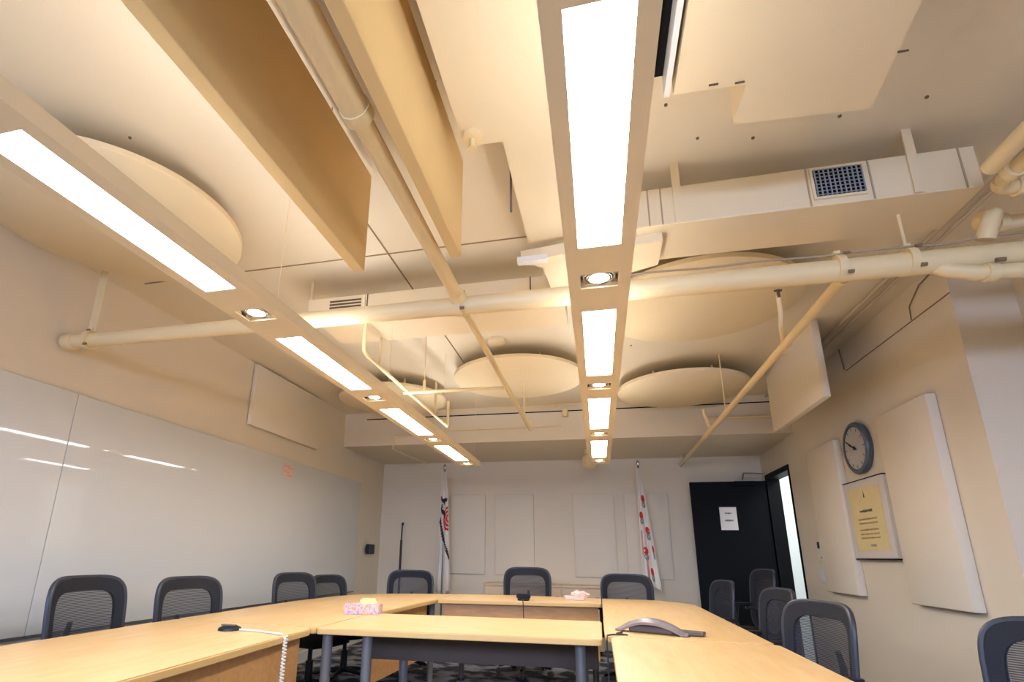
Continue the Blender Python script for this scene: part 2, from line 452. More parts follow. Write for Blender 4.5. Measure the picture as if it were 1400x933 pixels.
# right duct, grille
t = thing('air_duct', 'long boxed duct with square grille crossing the upper right ceiling', 'duct', (.95, 2.35, 2.55))
b = NB(); box(b, .23, 1.535, 2.20, 2.50, 2.545, 2.735)
part('casing', b, M['duct'], t, bevel=.004)
b = NB(); prism(b, [(-.30, 2.30), (.02, 2.26), (.349, 2.26), (.349, 2.47), (.1, 2.56), (-.02, 2.68), (-.17, 2.68), (-.2, 2.38)], 2.50, 2.56)
part('transition', b, M['duct'], t)
b = NB()
for x in (.40, 1.30): box(b, x, x+.034, 2.188, 2.1955, 2.547, ZC)
part('strap', b, M['duct'], t)
b = NB()
for x in (.29, .345, .93, 1.16, 1.475): box(b, x, x+.006, 2.196, 2.1995, 2.546, 2.734)
part('seam', b, mat('seam_shade', (176, 156, 126), .9, spec=.1), t)
gr = part('grille', box(NB(), .945, 1.14, 2.190, 2.1995, 2.572, 2.722), M['duct'], t)
sub('opening', box(NB(), .955, 1.13, 2.1885, 2.1898, 2.583, 2.711), M['dark'], gr)
b = NB()
for i in range(11): x = .957+i*.0172; box(b, x, x+.005, 2.184, 2.188, 2.583, 2.711)
for i in range(8): z = 2.586+i*.0172; box(b, .955, 1.13, 2.185, 2.187, z, z+.0035)
sub('louvre', b, mat('louvre', (140, 142, 144), .4), gr)

# left duct
t = thing('air_duct', 'boxed duct with three-slot vent left of the middle fixture', 'duct', (-.95, 2.95, 2.545), )
b = NB(); box(b, -1.70, -.12, 2.72, 3.20, 2.545, 2.65)
part('casing', b, M['duct'], t, bevel=.004)
b = NB(); box(b, -1.30, -1.294, 2.716, 2.7195, 2.546, 2.649); box(b, -.305, -.299, 2.716, 2.7195, 2.546, 2.649)
part('seam', b, M['groove'], t)
gr = part('grille', box(NB(), -1.58, -1.31, 2.713, 2.7195, 2.553, 2.645), M['duct'], t)
b = NB()
for z in (2.568, 2.589, 2.610): box(b, -1.545, -1.335, 2.7105, 2.7128, z, z+.011)
sub('slot', b, M['groove'], gr)
b = NB(); cyl(b, (-1.76, 2.85, 2.70), (0, 0, 1), .012, .30, 10)
box(b, -1.80, -1.70, 2.82, 2.88, 2.535, 2.545)
part('hanger', b, M['duct'], t)

# ------------------------------------------------------------------ light fixtures
def fixture(xc, w, lab, zf=2.065, y0=-1.1, y1=5.72):
    t = thing('linear_light_fixture', lab, 'ceiling light', (xc, 2.3, zf), 0, 'long suspended light fixtures')
    h = .054; bw = .131
    panels = [(-.53+1.268*i, .27+1.268*i) for i in range(5)]
    panels = [(-.53, .27), (.742, 1.535), (2.005, 2.812), (3.262, 4.09), (4.545, 5.345)]
    spots = [.49, 1.758, 3.012, 4.287, 5.545]
    # body: top tray and bottom flange with openings
    b = NB()
    x0, x1 = xc-w/2, xc+w/2; a0, a1 = xc-bw/2, xc+bw/2
    box(b, x0, a0, y0, y1, zf, zf+h); box(b, a1, x1, y0, y1, zf, zf+h)
    cuts = sorted([(p[0], p[1]) for p in panels] + [(s-.052, s+.052) for s in spots])
    cur = y0
    for c0, c1 in cuts:
        box(b, a0, a1, cur, c0, zf, zf+h); cur = c1
    box(b, a0, a1, cur, y1, zf, zf+h)
    body = part('housing', b, M['fix'], t)
    for p0, p1 in panels:
        part('diffuser', box(NB(), a0, a1, p0, p1, zf+.006, zf+.010), M['diffuser'], t, label='glowing white light panel')
    for s in spots:
        r = part('spotlight', box(NB(), a0+.001, a1-.001, s-.051, s+.051, zf+.018, zf+.022), mat('spot_recess', (150, 140, 128), .5), t)
        b = NB(); ringtube(b, (xc, s, zf+.012), (0, 0, 1), .046, .004); ringtube(b, (xc, s, zf+.010), (0, 0, 1), .038, .003)
        sub('gimbal_ring', b, M['chrome'], r, smooth=True)
        b = NB(); cyl(b, (xc, s, zf+.012), (0, 0, 1), .033, .006, 24)
        sub('lamp', b, M['spot'], r)
        b = NB(); box(b, a0+.002, a0+.009, s-.008, s+.012, zf+.006, zf+.018); box(b, a1-.009, a1-.002, s-.008, s+.012, zf+.006, zf+.018)
        sub('clip', b, M['groove'], r)
    b = NB()
    for p0, p1 in panels: box(b, xc-.04, xc+.04, p0, p1, zf+h+.001, zf+h+.012)
    part('uplight', b, M['uplight'], t, label='upward light strip on the top')
    b = NB()
    for s in spots: tube(b, [(x1-.02, s, zf+h), (x1-.02, s, ZC)], .0014, 6)
    part('cable', b, M['pipe'], t)
    return t
fixture(-1.338, .224, 'long light fixture on the left, nearest the glass whiteboards')
fixture(.049, .216, 'long light fixture hanging in the middle over the front table')

# ------------------------------------------------------------------ pipes
def clampring(b, c, axis, R, t=.012):
    cyl(b, c, axis, R+.010, .030, 24)
PZ, PY = 2.315, 2.33
t = thing('main_sprinkler_pipe', 'big cream pipe crossing the whole room left to right', 'pipe', (-.5, PY, PZ))
b = NB(); tube(b, [(XL+.02, PY, PZ), (1.45, PY, PZ-.01), (2.33, PY, PZ-.01)], [.040, .049, .049], 24)
part('pipe_run', b, M['pipe'], t, smooth=True)
b = NB(); cyl(b, (XL+.055, PY, PZ), (1, 0, 0), .050, .07, 24)
part('end_cap', b, M['pipe'], t, smooth=True, bevel=.006)
for x in (-2.9, -.61, 1.045, 1.30):
    b = NB(); clampring(b, (x, PY, PZ), (1, 0, 0), .048)
    box(b, x-.012, x+.012, PY-.012, PY+.012, PZ+.052, PZ+.08)
    cl = part('clamp', b, M['pipe'], t, smooth=True)
    b = NB(); cyl(b, (x+.022, PY-.042, PZ+.050), (1, 0, 0), .006, .022, 8); cyl(b, (x+.022, PY-.046, PZ-.040), (1, 0, 0), .008, .02, 8)
    sub('bolt', b, M['cablebrown'], cl)
b = NB(); box(b, -2.93, -2.87, PY-.003, PY+.003, PZ+.055, ZC); tube(b, [(1.30, PY, PZ+.07), (1.30, PY, 2.54)], .006, 8)
part('rod', b, M['pipe'], t)
b = NB(); n = 30
tube(b, [(.2+1.9*i/n, PY-.025, PZ+.056+.003*math.sin(i*.9)+(.010 if i > 20 else 0)) for i in range(n+1)], .005, 8)
part('thin_conduit', b, mat('tan_conduit', (168, 148, 118), .6), t, smooth=True)  # one even tan, darker than the pipe paint

t = thing('branch_pipe', 'yellowish pipe running away from camera between the two baffles', 'pipe', (-.61, .5, 2.33))
b = NB(); tube(b, [(-.61, -1.3, 2.335), (-.61, 1.12, 2.335)], .041, 24); tube(b, [(-.61, 1.10, 2.335), (-.61, 1.14, 2.335)], .046, 24); tube(b, [(-.61, 1.14, 2.335), (-.61, PY-.05, 2.335)], .031, 24)
part('pipe_run', b, M['pipe'], t, smooth=True)
b = NB(); tube(b, [(-.61, PY-.09, 2.335), (-.61, PY-.045, 2.335)], [.032, .044], 20)
part('coupling', b, M['pipe'], t, smooth=True)
t = thing('branch_pipe', 'thin cream pipe continuing beyond the big pipe toward the far beam', 'pipe', (-.61, 3.5, 2.33))
b = NB(); tube(b, [(-.61, PY+.045, 2.33), (-.60, 5.15, 2.33)], .019, 16)
part('pipe_run', b, M['pipe'], t, smooth=True)
b = NB(); cyl(b, (-.605, 4.75, 2.59), (0, 0, 1), .008, .50, 8); cyl(b, (-.60, 5.10, 2.36), (0, 0, 1), .018, .07, 12)
part('sprinkler_riser', b, M['pipe'], t)
# short cross pipe and the left branch
t = thing('branch_pipe', 'short thin cross pipe left of the middle disc', 'pipe', (-1.0, 3.75, 2.32))
b = NB(); tube(b, [(-1.42, 3.74, 2.33), (-.63, 3.76, 2.33)], .014, 14)
part('pipe_run', b, M['pipe'], t, smooth=True)
b = NB(); cyl(b, (-1.25, 3.74, 2.59), (0, 0, 1), .004, .50, 8); cyl(b, (-1.25, 3.74, 2.38), (0, 0, 1), .012, .08, 12)
part('rod', b, M['pipe'], t)
t = thing('branch_pipe', 'thin white pipe running just right of the left light fixture', 'pipe', (-1.36, 3.8, 2.32))
b = NB(); tube(b, [(-1.36, 2.85, 2.544), (-1.36, 2.85, 2.38), (-1.37, 2.88, 2.345), (-1.38, 2.95, 2.335), (-1.39, 4.90, 2.335), (-1.39, 4.93, 2.36), (-1.39, 4.93, 2.60)], .014, 14)
part('pipe_run', b, M['pipe'], t, smooth=True)
b = NB(); cyl(b, (-1.38, 3.15, 2.48), (0, 0, 1), .008, .3, 8); cyl(b, (-1.39, 4.5, 2.5), (0, 0, 1), .010, .32, 10)
part('hanger', b, M['pipe'], t)
# right long pipe
RX, RZ = 1.10, 2.31
t = thing('branch_pipe', 'long thin pipe on the right running to the far wall', 'pipe', (RX, 5, RZ))
b = NB(); tube(b, [(RX-.02, PY+.05, RZ-.02), (RX-.02, 2.45, RZ-.01), (RX, 7.44, RZ)], .022, 16)
part('pipe_run', b, M['pipe'], t, smooth=True)
b = NB()
tube(b, [(RX, 3.23, RZ), (RX, 3.23, RZ+.12), (RX, 3.20, RZ+.20), (RX-.01, 3.17, RZ+.30)], .014, 12)
cyl(b, (RX, 3.23, RZ), (0, 1, 0), .030, .07, 16)
cyl(b, (RX, 5.40, RZ), (0, 1, 0), .030, .09, 16); tube(b, [(RX, 5.40, RZ), (RX-.05, 5.36, RZ+.16), (RX-.05, 5.36, RZ+.2)], .016, 12)
part('sprinkler_riser', b, M['pipe'], t, smooth=True)
b = NB(); box(b, RX-.03, RX+.01, 3.155, 3.17, 2.635, 2.642); cyl(b, (RX-.01, 3.163, 2.62), (0, 0, 1), .009, .05, 8)
part('sprinkler_head', b, M['groove'], t, label='dark little sprinkler head')
b = NB(); cyl(b, (RX, 4.75, 2.585), (0, 0, 1), .005, .52, 8); cyl(b, (RX, 7.3, 2.38), (0, 0, 1), .005, .10, 8)
part('rod', b, M['pipe'], t)
# upper right pipe cluster
t = thing('pipe_elbow_run', 'thick pipe coming from the upper right corner of the photo', 'pipe', (1.44, 1.5, 2.5))
b = NB(); tube(b, [(1.45, -1.3, 2.50), (1.438, 2.02, 2.50)], .030, 20); part('pipe_run', b, M['pipe'], t, smooth=True)
b = NB(); cyl(b, (1.30, 1.42, 2.66), (0, 0, 1), .007, .38, 8); cyl(b, (1.30, 1.42, 2.84), (0, 0, 1), .02, .02, 14); tube(b, [(1.30, 1.42, 2.47), (1.46, 1.42, 2.47)], .006, 8)
part('rod', b, M['pipe'], t)
t = thing('pipe_elbow_run', 'pipe with a bent elbow turning right at the right photo edge', 'pipe', (1.6, 1.9, 2.5))
b = NB(); tube(b, [(1.53, -1.3, 2.50), (1.525, 2.10, 2.50)] + arc((1.585, 2.10, 2.50), .06, PI, PI/2, (1, 0, 0), (0, 1, 0)) + [(2.33, 2.16, 2.50)], .028, 20)
part('pipe_run', b, M['pipe'], t, smooth=True)
b = NB(); cyl(b, (1.525, 2.05, 2.50), (0, 1, 0), .036, .03, 20); cyl(b, (1.61, 2.16, 2.50), (1, 0, 0), .036, .03, 20)
part('collar', b, M['pipe'], t, smooth=True)
t = thing('pipe_elbow_run', 'pipe with elbow just above the big pipe at right', 'pipe', (1.7, 2.44, 2.5))
b = NB(); tube(b, [(2.33, 2.42, 2.50), (1.67, 2.42, 2.50)] + arc((1.67, 2.36, 2.50), .06, PI/2, PI, (1, 0, 0), (0, 1, 0)) + [(1.60, 2.30, 2.47), (1.575, 2.29, 2.43), (1.56, 2.31, 2.37)], .032, 20)
part('pipe_run', b, M['pipe'], t, smooth=True)
b = NB(); cyl(b, (1.70, 2.42, 2.50), (1, 0, 0), .040, .03, 20); part('collar', b, M['pipe'], t, smooth=True)
t = thing('pipe_elbow_run', 'pipe stub curving under the big pipe near the clock wall corner', 'pipe', (1.55, 2.3, 2.2))
b = NB(); tube(b, [(1.38, PY, PZ-.03), (1.42, PY-.01, PZ-.06), (1.50, PY-.02, PZ-.085), (1.62, PY-.02, PZ-.09), (2.33, PY-.02, PZ-.09)], .030, 18)
part('pipe_run', b, M['pipe'], t, smooth=True)
b = NB(); cyl(b, (1.545, PY-.02, PZ-.088), (1, 0, 0), .038, .035, 20); cl = part('clamp', b, M['pipe'], t, smooth=True)
b = NB(); cyl(b, (1.56, PY-.065, PZ-.06), (1, 0, 0), .009, .03, 8); sub('bolt', b, M['cablebrown'], cl)
# conduits along the ceiling edge
for dx, r, lab in ((0, .012, 'pale conduit along the right ceiling edge, left one of the pair'), (.05, .010, 'pale conduit along the right ceiling edge, one nearest the clock wall')):
    o = finish('conduit', tube(NB(), [(1.82+dx, -1.3, 2.825-dx*.3), (1.83+dx, 6.11, 2.825-dx*.3)], r, 10), M['conduit'], smooth=True)
    tag(recenter(o), lab, 'conduit', 'conduits by the clock wall')
t = thing('wall_cable', 'thin dark cable looped on the upper clock wall', 'cable', (XR, 4.0, 2.6))
b = NB(); tube(b, [(XR-.012, 4.75, 2.64), (XR-.012, 4.78, 2.83)], .006, 8)
tube(b, [(XR-.012, 3.75, 2.63), (XR-.012, 3.74, 2.72), (XR-.012, 3.60, 2.80), (XR-.012, 3.4, 2.82)], .004, 8)
part('cable_run', b, M['cablebrown'], t, smooth=True)
# beam pipes
t = thing('beam_pipe', 'thin pipe hooked under the left part of the far beam', 'pipe', (-2.4, 6.1, 2.36))
b = NB(); tube(b, [(-1.95, 6.09, 2.53), (-2.38, 6.09, 2.53), (-2.41, 6.09, 2.52), (-2.41, 6.09, 2.37), (-2.40, 6.13, 2.355), (-2.30, 7.2, 2.355)], .010, 10)
part('pipe_run', b, M['pipe'], t, smooth=True)
t = thing('beam_pipe', 'thin pipe along the front face of the far beam behind fixtures', 'pipe', (-1.2, 6.1, 2.57))
b = NB(); tube(b, [(-1.94, 6.09, 2.575), (-.35, 6.09, 2.575)], .008, 10); part('pipe_run', b, M['pipe'], t, smooth=True)
t = thing('beam_pipe', 'thin pipe on the beam face at right under the dark gap', 'pipe', (1.5, 6.1, 2.6))
b = NB(); tube(b, [(1.2, 6.09, 2.60), (1.99, 6.09, 2.60)], .014, 10); part('pipe_run', b, M['pipe'], t, smooth=True)
b = NB(); box(b, XL+.3, XR, 6.114, 6.1195, 2.757, 2.769); struct('trim_6', b, M['dark'])
# smoke detector, sprinkler heads
t = thing('smoke_detector', 'small round smoke detector on ceiling beside the middle disc', 'smoke detector', (-.74, 4.05, 2.81))
b = NB(); cyl(b, (-.74, 4.05, 2.832), (0, 0, 1), .070, .036, 32, .075); part('body', b, M['duct'], t, smooth=True, bevel=.006)
t = thing('sprinkler_head', 'small sprinkler hardware on the dark gap left of middle fixture', 'sprinkler', (-.30, 6.05, 2.68))
b = NB(); tube(b, [(-.42, 6.07, 2.80), (-.36, 6.05, 2.83), (-.25, 6.05, 2.83), (-.1, 6.05, 2.825)], .008, 8); cyl(b, (-.30, 6.06, 2.72), (0, 0, 1), .035, .08, 14); part('fitting', b, M['pipe'], t, smooth=True)
t = thing('sprinkler_head', 'pale pendant sprinkler under the box duct corner', 'sprinkler', (-.37, 1.56, 2.54))
b = NB(); cyl(b, (-.375, 1.56, 2.59), (0, 0, 1), .035, .02, 20); cyl(b, (-.375, 1.56, 2.565), (0, 0, 1), .010, .05, 12); cyl(b, (-.375, 1.56, 2.54), (0, 0, 1), .018, .004, 14)
part('head', b, M['pipe'], t, smooth=True)
t = thing('hanger_rod', 'thin threaded rod with small bracket left of the middle fixture', 'hanger', (-.33, 2.3, 2.5))
b = NB(); tube(b, [(-.285, 1.90, 2.50), (-.285, 1.90, ZC)], .005, 8); part('rod', b, M['steel'], t)
b = NB(); box(b, -.31, -.17, 2.245, 2.285, 2.47, 2.495); part('bracket', b, M['white'], t)
# anchors left in the ceiling
scr = [(.344, 1.836), (.495, 2.05), (.722, 2.10), (1.027, 2.05), (1.31, 2.02), (-1.9, 1.5), (-1.95, 1.62), (-1.30, 1.55), (.35, 4.4), (.72, 4.1)]
proto = None
for i, (x, y) in enumerate(scr):
    if proto is None:
        proto = finish('ceiling_anchor', cyl(NB(), (0, 0, 0), (0, 0, 1), .0065, .006, 10), mat('anchor_brown', (120, 104, 84), .8)); o = proto
    else: o = proto.copy(); col.objects.link(o)
    o.location = (x, y, ZC-.003); tag(o, 'tiny dark anchor hole dotting the painted ceiling', 'anchor', 'old anchors in the ceiling')

# pendant ball under the fixture end
t = thing('exit_dome', 'small round beige dome just behind the far end of middle fixture', 'detector', (-.06, 6.9, 2.38))
b = NB(); bmesh.ops.create_uvsphere(b, u_segments=20, v_segments=12, radius=.095); bmesh.ops.translate(b, verts=b.verts, vec=(-.06, 6.75, 2.262)); part('dome', b, M['pipe'], t, smooth=True)
b = NB(); cyl(b, (-.06, 6.75, 2.385), (0, 0, 1), .06, .068, 20); part('neck', b, M['pipe'], t, smooth=True)

# ------------------------------------------------------------------ wall items on the clock wall
t = thing('wall_clock', 'round grey-rimmed wall clock on the right wall', 'clock', (XR, 4.745, 1.79))
cy, cz = 4.745, 1.985
b = NB(); cyl(b, (XR-.018, cy, cz), (1, 0, 0), .196, .034, 64); part('case', b, M['bluegrey'], t, smooth=True)
b = NB(); ringtube(b, (XR-.034, cy, cz), (1, 0, 0), .186, .019, 64, 10); rm = part('rim', b, M['bluegrey'], t, smooth=True)
b = NB(); ringtube(b, (XR-.044, cy, cz), (1, 0, 0), .172, .005, 64, 8); sub('rim_shade_ring', b, M['black'], rm, smooth=True)  # dark ring added as the rim's inner shadow around the face
b = NB(); cyl(b, (XR-.0435, cy, cz), (1, 0, 0), .172, .003, 64); f = part('face', b, M['clockface'], t)
b = NB()
for k in range(12):
    a = k*PI/6; r0, r1 = (.135, .16)
    p = [(XR-.0465, cy-math.sin(a)*r0, cz+math.cos(a)*r0), (XR-.0465, cy-math.sin(a)*r1, cz+math.cos(a)*r1)]
    tube(b, p, .004, 6)
sub('hour_mark', b, M['inkgrey'], f)
def hand(b, ang, L, r):
    tube(b, [(XR-.049, cy+math.sin(ang)*.03, cz-math.cos(ang)*.03), (XR-.049, cy-math.sin(ang)*L, cz+math.cos(ang)*L)], r, 6)
b = NB(); hand(b, math.radians(296), .085, .005); cyl(b, (XR-.049, cy, cz), (1, 0, 0), .014, .006, 16)
hand(b, math.radians(300), .14, .004)
part('hands', b, M['inkblack'], t)
t = thing('framed_certificate', 'yellow certificate in a pale frame below the clock', 'certificate', (XR, 4.75, 1.15))
part('frame', box(NB(), XR-.045, XR-.001, 4.425, 5.07, 1.150, 1.735), mat('pale_frame', (212, 202, 190), .5), t, bevel=.004)
b = NB(); box(b, XR-.048, XR-.046, 4.49, 4.99, 1.205, 1.68); sh = part('sheet', b, M['parch'], t)
b = NB(); box(b, XR-.047, XR-.002, 4.42, 5.075, 1.7355, 1.742); box(b, XR-.047, XR-.002, 4.42, 5.06, 1.141, 1.1495); part('edge_strip', b, M['dark'], t)
RY = Matrix.Rotation(-PI/2, 4, 'Z') @ FX
def onwall(y, z, dx=.0492): return Matrix.Translation((XR-dx, y, z)) @ RY
off = Matrix.Translation(-Vector(t.location))
W0 = off @ onwall(0, 0)
def wl(lst): return [(-y, z, w, h, n) for y, z, w, h, n in lst]
strokes('heading', wl([(4.745, 1.50, .20, .022, 14)]), M['ink'], sh, W0)
fp = mat('faint_print', (188, 160, 100), .8)
for z in (1.44, 1.41, 1.36, 1.33, 1.30): strokes('text_line', wl([(4.745, z, .30, .016, 22)]), fp, sh, W0)
strokes('signature', wl([(4.72, 1.245, .09, .02, 6)]), M['inkgrey'], sh, W0)
b = NB(); prism(b, [(0, 0), (.018, 0), (.009, .05)], 0, .0008)
bmesh.ops.transform(b, matrix=onwall(4.745, 1.60), verts=b.verts); sub('crest', b, M['ink'], sh)
t = thing('thermostat', 'small white wall control with black display near the door', 'switch', (XR, 5.9, 1.2))
part('plate', box(NB(), XR-.012, XR-.001, 5.82, 5.93, 1.13, 1.31), M['white'], t, bevel=.003)
part('display', box(NB(), XR-.018, XR-.012, 5.87, 5.91, 1.24, 1.30), M['black'], t)
part('knob', box(NB(), XR-.018, XR-.012, 5.835, 5.86, 1.15, 1.165), M['steel'], t)
t = thing('light_switch', 'double light switch plate below the wall control by the door', 'switch', (XR, 5.95, .93))
part('plate', box(NB(), XR-.010, XR-.001, 5.84, 6.0, .93, 1.08), M['white'], t, bevel=.003)
b = NB(); box(b, XR-.015, XR-.010, 5.87, 5.905, .96, 1.05); box(b, XR-.015, XR-.010, 5.935, 5.97, .96, 1.05); part('rocker', b, M['paper'], t)

# ------------------------------------------------------------------ tables
ZT, TH = .74, .032
def rounded(pts, r, n=6):
    out = []
    m = len(pts)
    for i in range(m):
        p0, p, p1 = Vector(pts[i-1]), Vector(pts[i][:2]), Vector(pts[(i+1) % m][:2])
        rr = pts[i][2] if len(pts[i]) > 2 else r
        p0 = Vector(p0[:2])
        a = (p0-p); c = (p1-p); rr = min(rr, a.length*.45, c.length*.45)
        s = p + a.normalized()*rr; e = p + c.normalized()*rr
        for k in range(n+1):
            u = k/n; out.append(tuple((1-u)**2*s + 2*u*(1-u)*p + u*u*e))
    return out
def table(label, pts, grain, legs, r=.03):
    xs = [p[0] for p in pts]; ys = [p[1] for p in pts]
    t = thing('meeting_table', label, 'table', ((min(xs)+max(xs))/2, (min(ys)+max(ys))/2, 0), 0, 'maple tables pushed together in a ring')
    pl = rounded(pts, r)
    b = NB(); prism(b, pl, ZT-TH, ZT-.003)
    top = part('tabletop', b, M['edge'], t, bevel=.004)
    b = NB()
    c = Vector((sum(p[0] for p in pl)/len(pl), sum(p[1] for p in pl)/len(pl)))
    inner = [tuple(Vector(p) + (c-Vector(p)).normalized()*.006) for p in pl]
    prism(b, inner, ZT-.0028, ZT)
    sub('laminate', b, M[grain], top)
    for (x, y) in legs:
        b = NB(); tube(b, [(x, y, .02), (x, y, ZT-TH-.001)], .027, 20)
        lg = part('leg', b, M['steel'], t, smooth=True)
        b = NB(); tube(b, [(x, y, 0), (x, y, .02)], [.035, .03], 20); sub('foot', b, M['black'], lg, smooth=True)
    return t
GX, GY = 'top_x', 'top_y'
tf = table('front maple table crossing the ring nearest the camera', [(-1.452, 2.712), (-.004, 2.86), (-.004, 3.635), (-1.452, 3.485)], GX, [(-1.42, 2.80), (-1.205, 2.83), (-.115, 2.99), (-1.2, 3.40), (-.12, 3.50)])
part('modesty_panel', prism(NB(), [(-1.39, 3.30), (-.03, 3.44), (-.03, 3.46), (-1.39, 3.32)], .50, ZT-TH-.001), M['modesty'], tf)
tb = table('far maple table in front of the three far chairs', [(-1.395, 4.745), (.0, 4.975), (.0, 5.61), (-.9, 5.60), (-1.395, 5.45)], GX, [(-1.30, 5.3), (-.08, 5.5)])
part('modesty_panel', prism(NB(), [(-1.36, 4.83), (-.03, 5.05), (-.03, 5.07), (-1.36, 4.85)], .28, ZT-TH-.001), M['orange'], tb)
tl = table('left maple table with the coiled white cord', [(-1.36, .6), (-1.456, 2.703, .06), (-2.34, 2.75), (-2.26, .6)], GY, [(-1.9, .9), (-2.15, 2.6)])
part('modesty_panel', prism(NB(), [(-1.47, .8), (-1.505, 2.66), (-1.527, 2.66), (-1.49, .8)], .15, ZT-TH-.001), M['orange'], tl)
tc_ = table('left rear maple table with rounded outer corner', [(-1.456, 2.712), (-1.456, 3.49), (-1.40, 4.74), (-1.40, 5.45), (-1.95, 5.27, .25), (-2.30, 4.85, .3), (-2.38, 4.0), (-2.345, 2.756)], GY, [(-2.2, 3.0), (-2.05, 4.9), (-1.47, 4.85)])
part('modesty_panel', prism(NB(), [(-1.52, 3.55), (-1.47, 4.70), (-1.49, 4.70), (-1.54, 3.55)], .28, ZT-TH-.001), M['orange'], tc_)
tr = table('right rear maple table carrying the conference phone', [(.008, 2.998), (.008, 5.61), (.50, 5.65, .12), (.79, 5.30, .12), (.788, 2.998)], GY, [(.15, 5.35), (.68, 5.1), (.7, 3.2)])
tn = table('near right maple table running out of the photo bottom', [(.038, .75), (.038, 2.99, .08), (.80, 2.99), (.80, .75)], GY, [(.15, .95), (.70, .95), (.14, 2.85), (.7, 2.8)])

# ------------------------------------------------------------------ things on the tables
def crumple(bm, c, rx, ry, rz, seed, n=3):
    rnd = random.Random(seed)
    bmesh.ops.create_icosphere(bm, subdivisions=n, radius=1)
    for v in bm.verts:
        k = 1 + .28*math.sin(v.co.x*5+seed)*math.cos(v.co.y*6+seed*2) + .12*math.sin(v.co.z*11+v.co.x*7) + rnd.uniform(-.05, .05)
        v.co = Vector((v.co.x*rx*k, v.co.y*ry*k, v.co.z*rz*k)) + Vector(c)
t = thing('tissue_box', 'floral tissue box with yellow-white tissue on the left rear table', 'tissue box', (-1.52, 3.34, ZT), math.radians(8))
b = NB(); box(b, -.115, .115, -.055, .055, .001, .062); finish('carton', b, M['floral'], t, bevel=.003)
b = NB(); crumple(b, (-.03, 0, .075), .062, .035, .030, 3); crumple(b, (.03, .005, .07), .055, .03, .024, 8); finish('tissue', b, M['tissue'], t, smooth=True, label='crumpled yellow-white tissue')
t.location = (-1.50, 3.42, ZT)
t = thing('tissue_box', 'pale pink tissue pile on the far table', 'tissue box', (-.24, 5.28, ZT), math.radians(10))
b = NB(); box(b, -.085, .085, -.05, .05, .001, .035); finish('carton', b, M['tissuep'], t, bevel=.006)
b = NB(); crumple(b, (-.05, 0, .055), .058, .05, .050, 5); crumple(b, (.05, .0, .045), .075, .05, .036, 9); finish('tissue', b, M['tissuep'], t, smooth=True, label='crumpled pale pink tissue')
# boundary microphone
t = thing('table_microphone', 'small dark round microphone on the left table', 'microphone', (-1.79, 2.475, ZT))
b = NB(); tube(b, [(0, 0, .001), (0, 0, .012), (0, 0, .02)], [.055, .052, .035], 28); finish('base', b, M['black'], t, smooth=True)
b = NB(); box(b, -.045, .03, -.012, .012, .0205, .026); finish('button_bar', b, M['steel'], t, bevel=.002)
# coiled white cord
b = NB(); p = [(-1.73, 2.47, ZT+.006), (-1.62, 2.46, ZT+.006), (-1.50, 2.42, ZT+.006), (-1.452, 2.40, ZT+.008)]
q = []
for i in range(241):
    u = i/240; z = ZT+.002-u*.60; x = -1.432+.0*u; y = 2.40-.0*u
    q.append((x+.008*math.cos(i*1.05), y+.008*math.sin(i*1.05), z))
tube(b, p, .005, 8); tube(b, q, .004, 6)
o = finish('coiled_cord', b, M['cordw'], smooth=True); tag(recenter(o), 'white coiled cord hanging off the left table edge', 'cord')
# conference phone: arched three-legged body
t = thing('conference_phone', 'grey arched conference phone on the right rear table', 'phone', (.25, 3.18, ZT), math.radians(-20))
def shell(bm, L, W, H, th):
    N, K = 24, 8
    rows = []
    for i in range(N+1):
        u = -1+2*i/N
        w = W*(.50+.50*(1-abs(u)**1.6)); zc = H*(1-u*u)
        row = []
        for j in range(K+1):
            v = -1+2*j/K
            row.append((u*L, v*w, max(.002, zc - .018*v*v)))
        rows.append(row)
    top = [[bm.verts.new((p[0], p[1], p[2]+th*(1-.3*abs(-1+2*i/N)))) for p in r] for i, r in enumerate(rows)]
    bot = [[bm.verts.new((p[0], p[1]*.96, p[2])) for p in r] for r in rows]
    for i in range(N):
        for j in range(K):
            bm.faces.new([top[i][j], top[i+1][j], top[i+1][j+1], top[i][j+1]])
            bm.faces.new([bot[i][j], bot[i][j+1], bot[i+1][j+1], bot[i+1][j]])
        for j in (0, K): bm.faces.new([top[i][j], top[i+1][j], bot[i+1][j], bot[i][j]])
    for i in (0, N):
        for j in range(K): bm.faces.new([top[i][j], top[i][j+1], bot[i][j+1], bot[i][j]])
b = NB(); shell(b, .185, .060, .064, .013); finish('arched_body', b, M['phone'], t, smooth=True)
b = NB(); box(b, -.115, .115, -.030, .030, .003, .040); finish('speaker_grille', b, M['phonedark'], t, bevel=.01)
b = NB(); prism(b, [(.10, .0), (.25, .03), (.25, .09), (.10, .10)], .004, .022); finish('keypad', b, M['phonedark'], t, bevel=.004, label='dark keypad wing')
b = NB(); tube(b, [(.10, 3.12, ZT+.006), (.07, 3.07, ZT+.005), (.12, 3.03, ZT+.005), (.05, 3.02, ZT+.005), (.022, 2.97, ZT+.006), (.018, 2.93, ZT-.01), (.018, 2.92, ZT-.25), (.02, 2.92, .3)], .004, 8)
o = finish('phone_cable', b, M['cable'], smooth=True); tag(recenter(o), 'thin dark cable from the conference phone down the table gap', 'cable')
t = thing('table_control', 'small black desk unit with cable on the far table', 'microphone', (-.665, 4.98, ZT))
b = NB(); box(b, -.05, .05, -.04, .04, .001, .02); box(b, -.06, .06, -.03, .03, .02, .058); finish('unit', b, M['seat'], t, bevel=.008)
b = NB(); tube(b, [(0, -.05, .01), (.01, -.12, .006), (.014, -.128, -.04), (.02, -.133, -.35)], .004, 8); finish('cable', b, M['cable'], t, smooth=True)

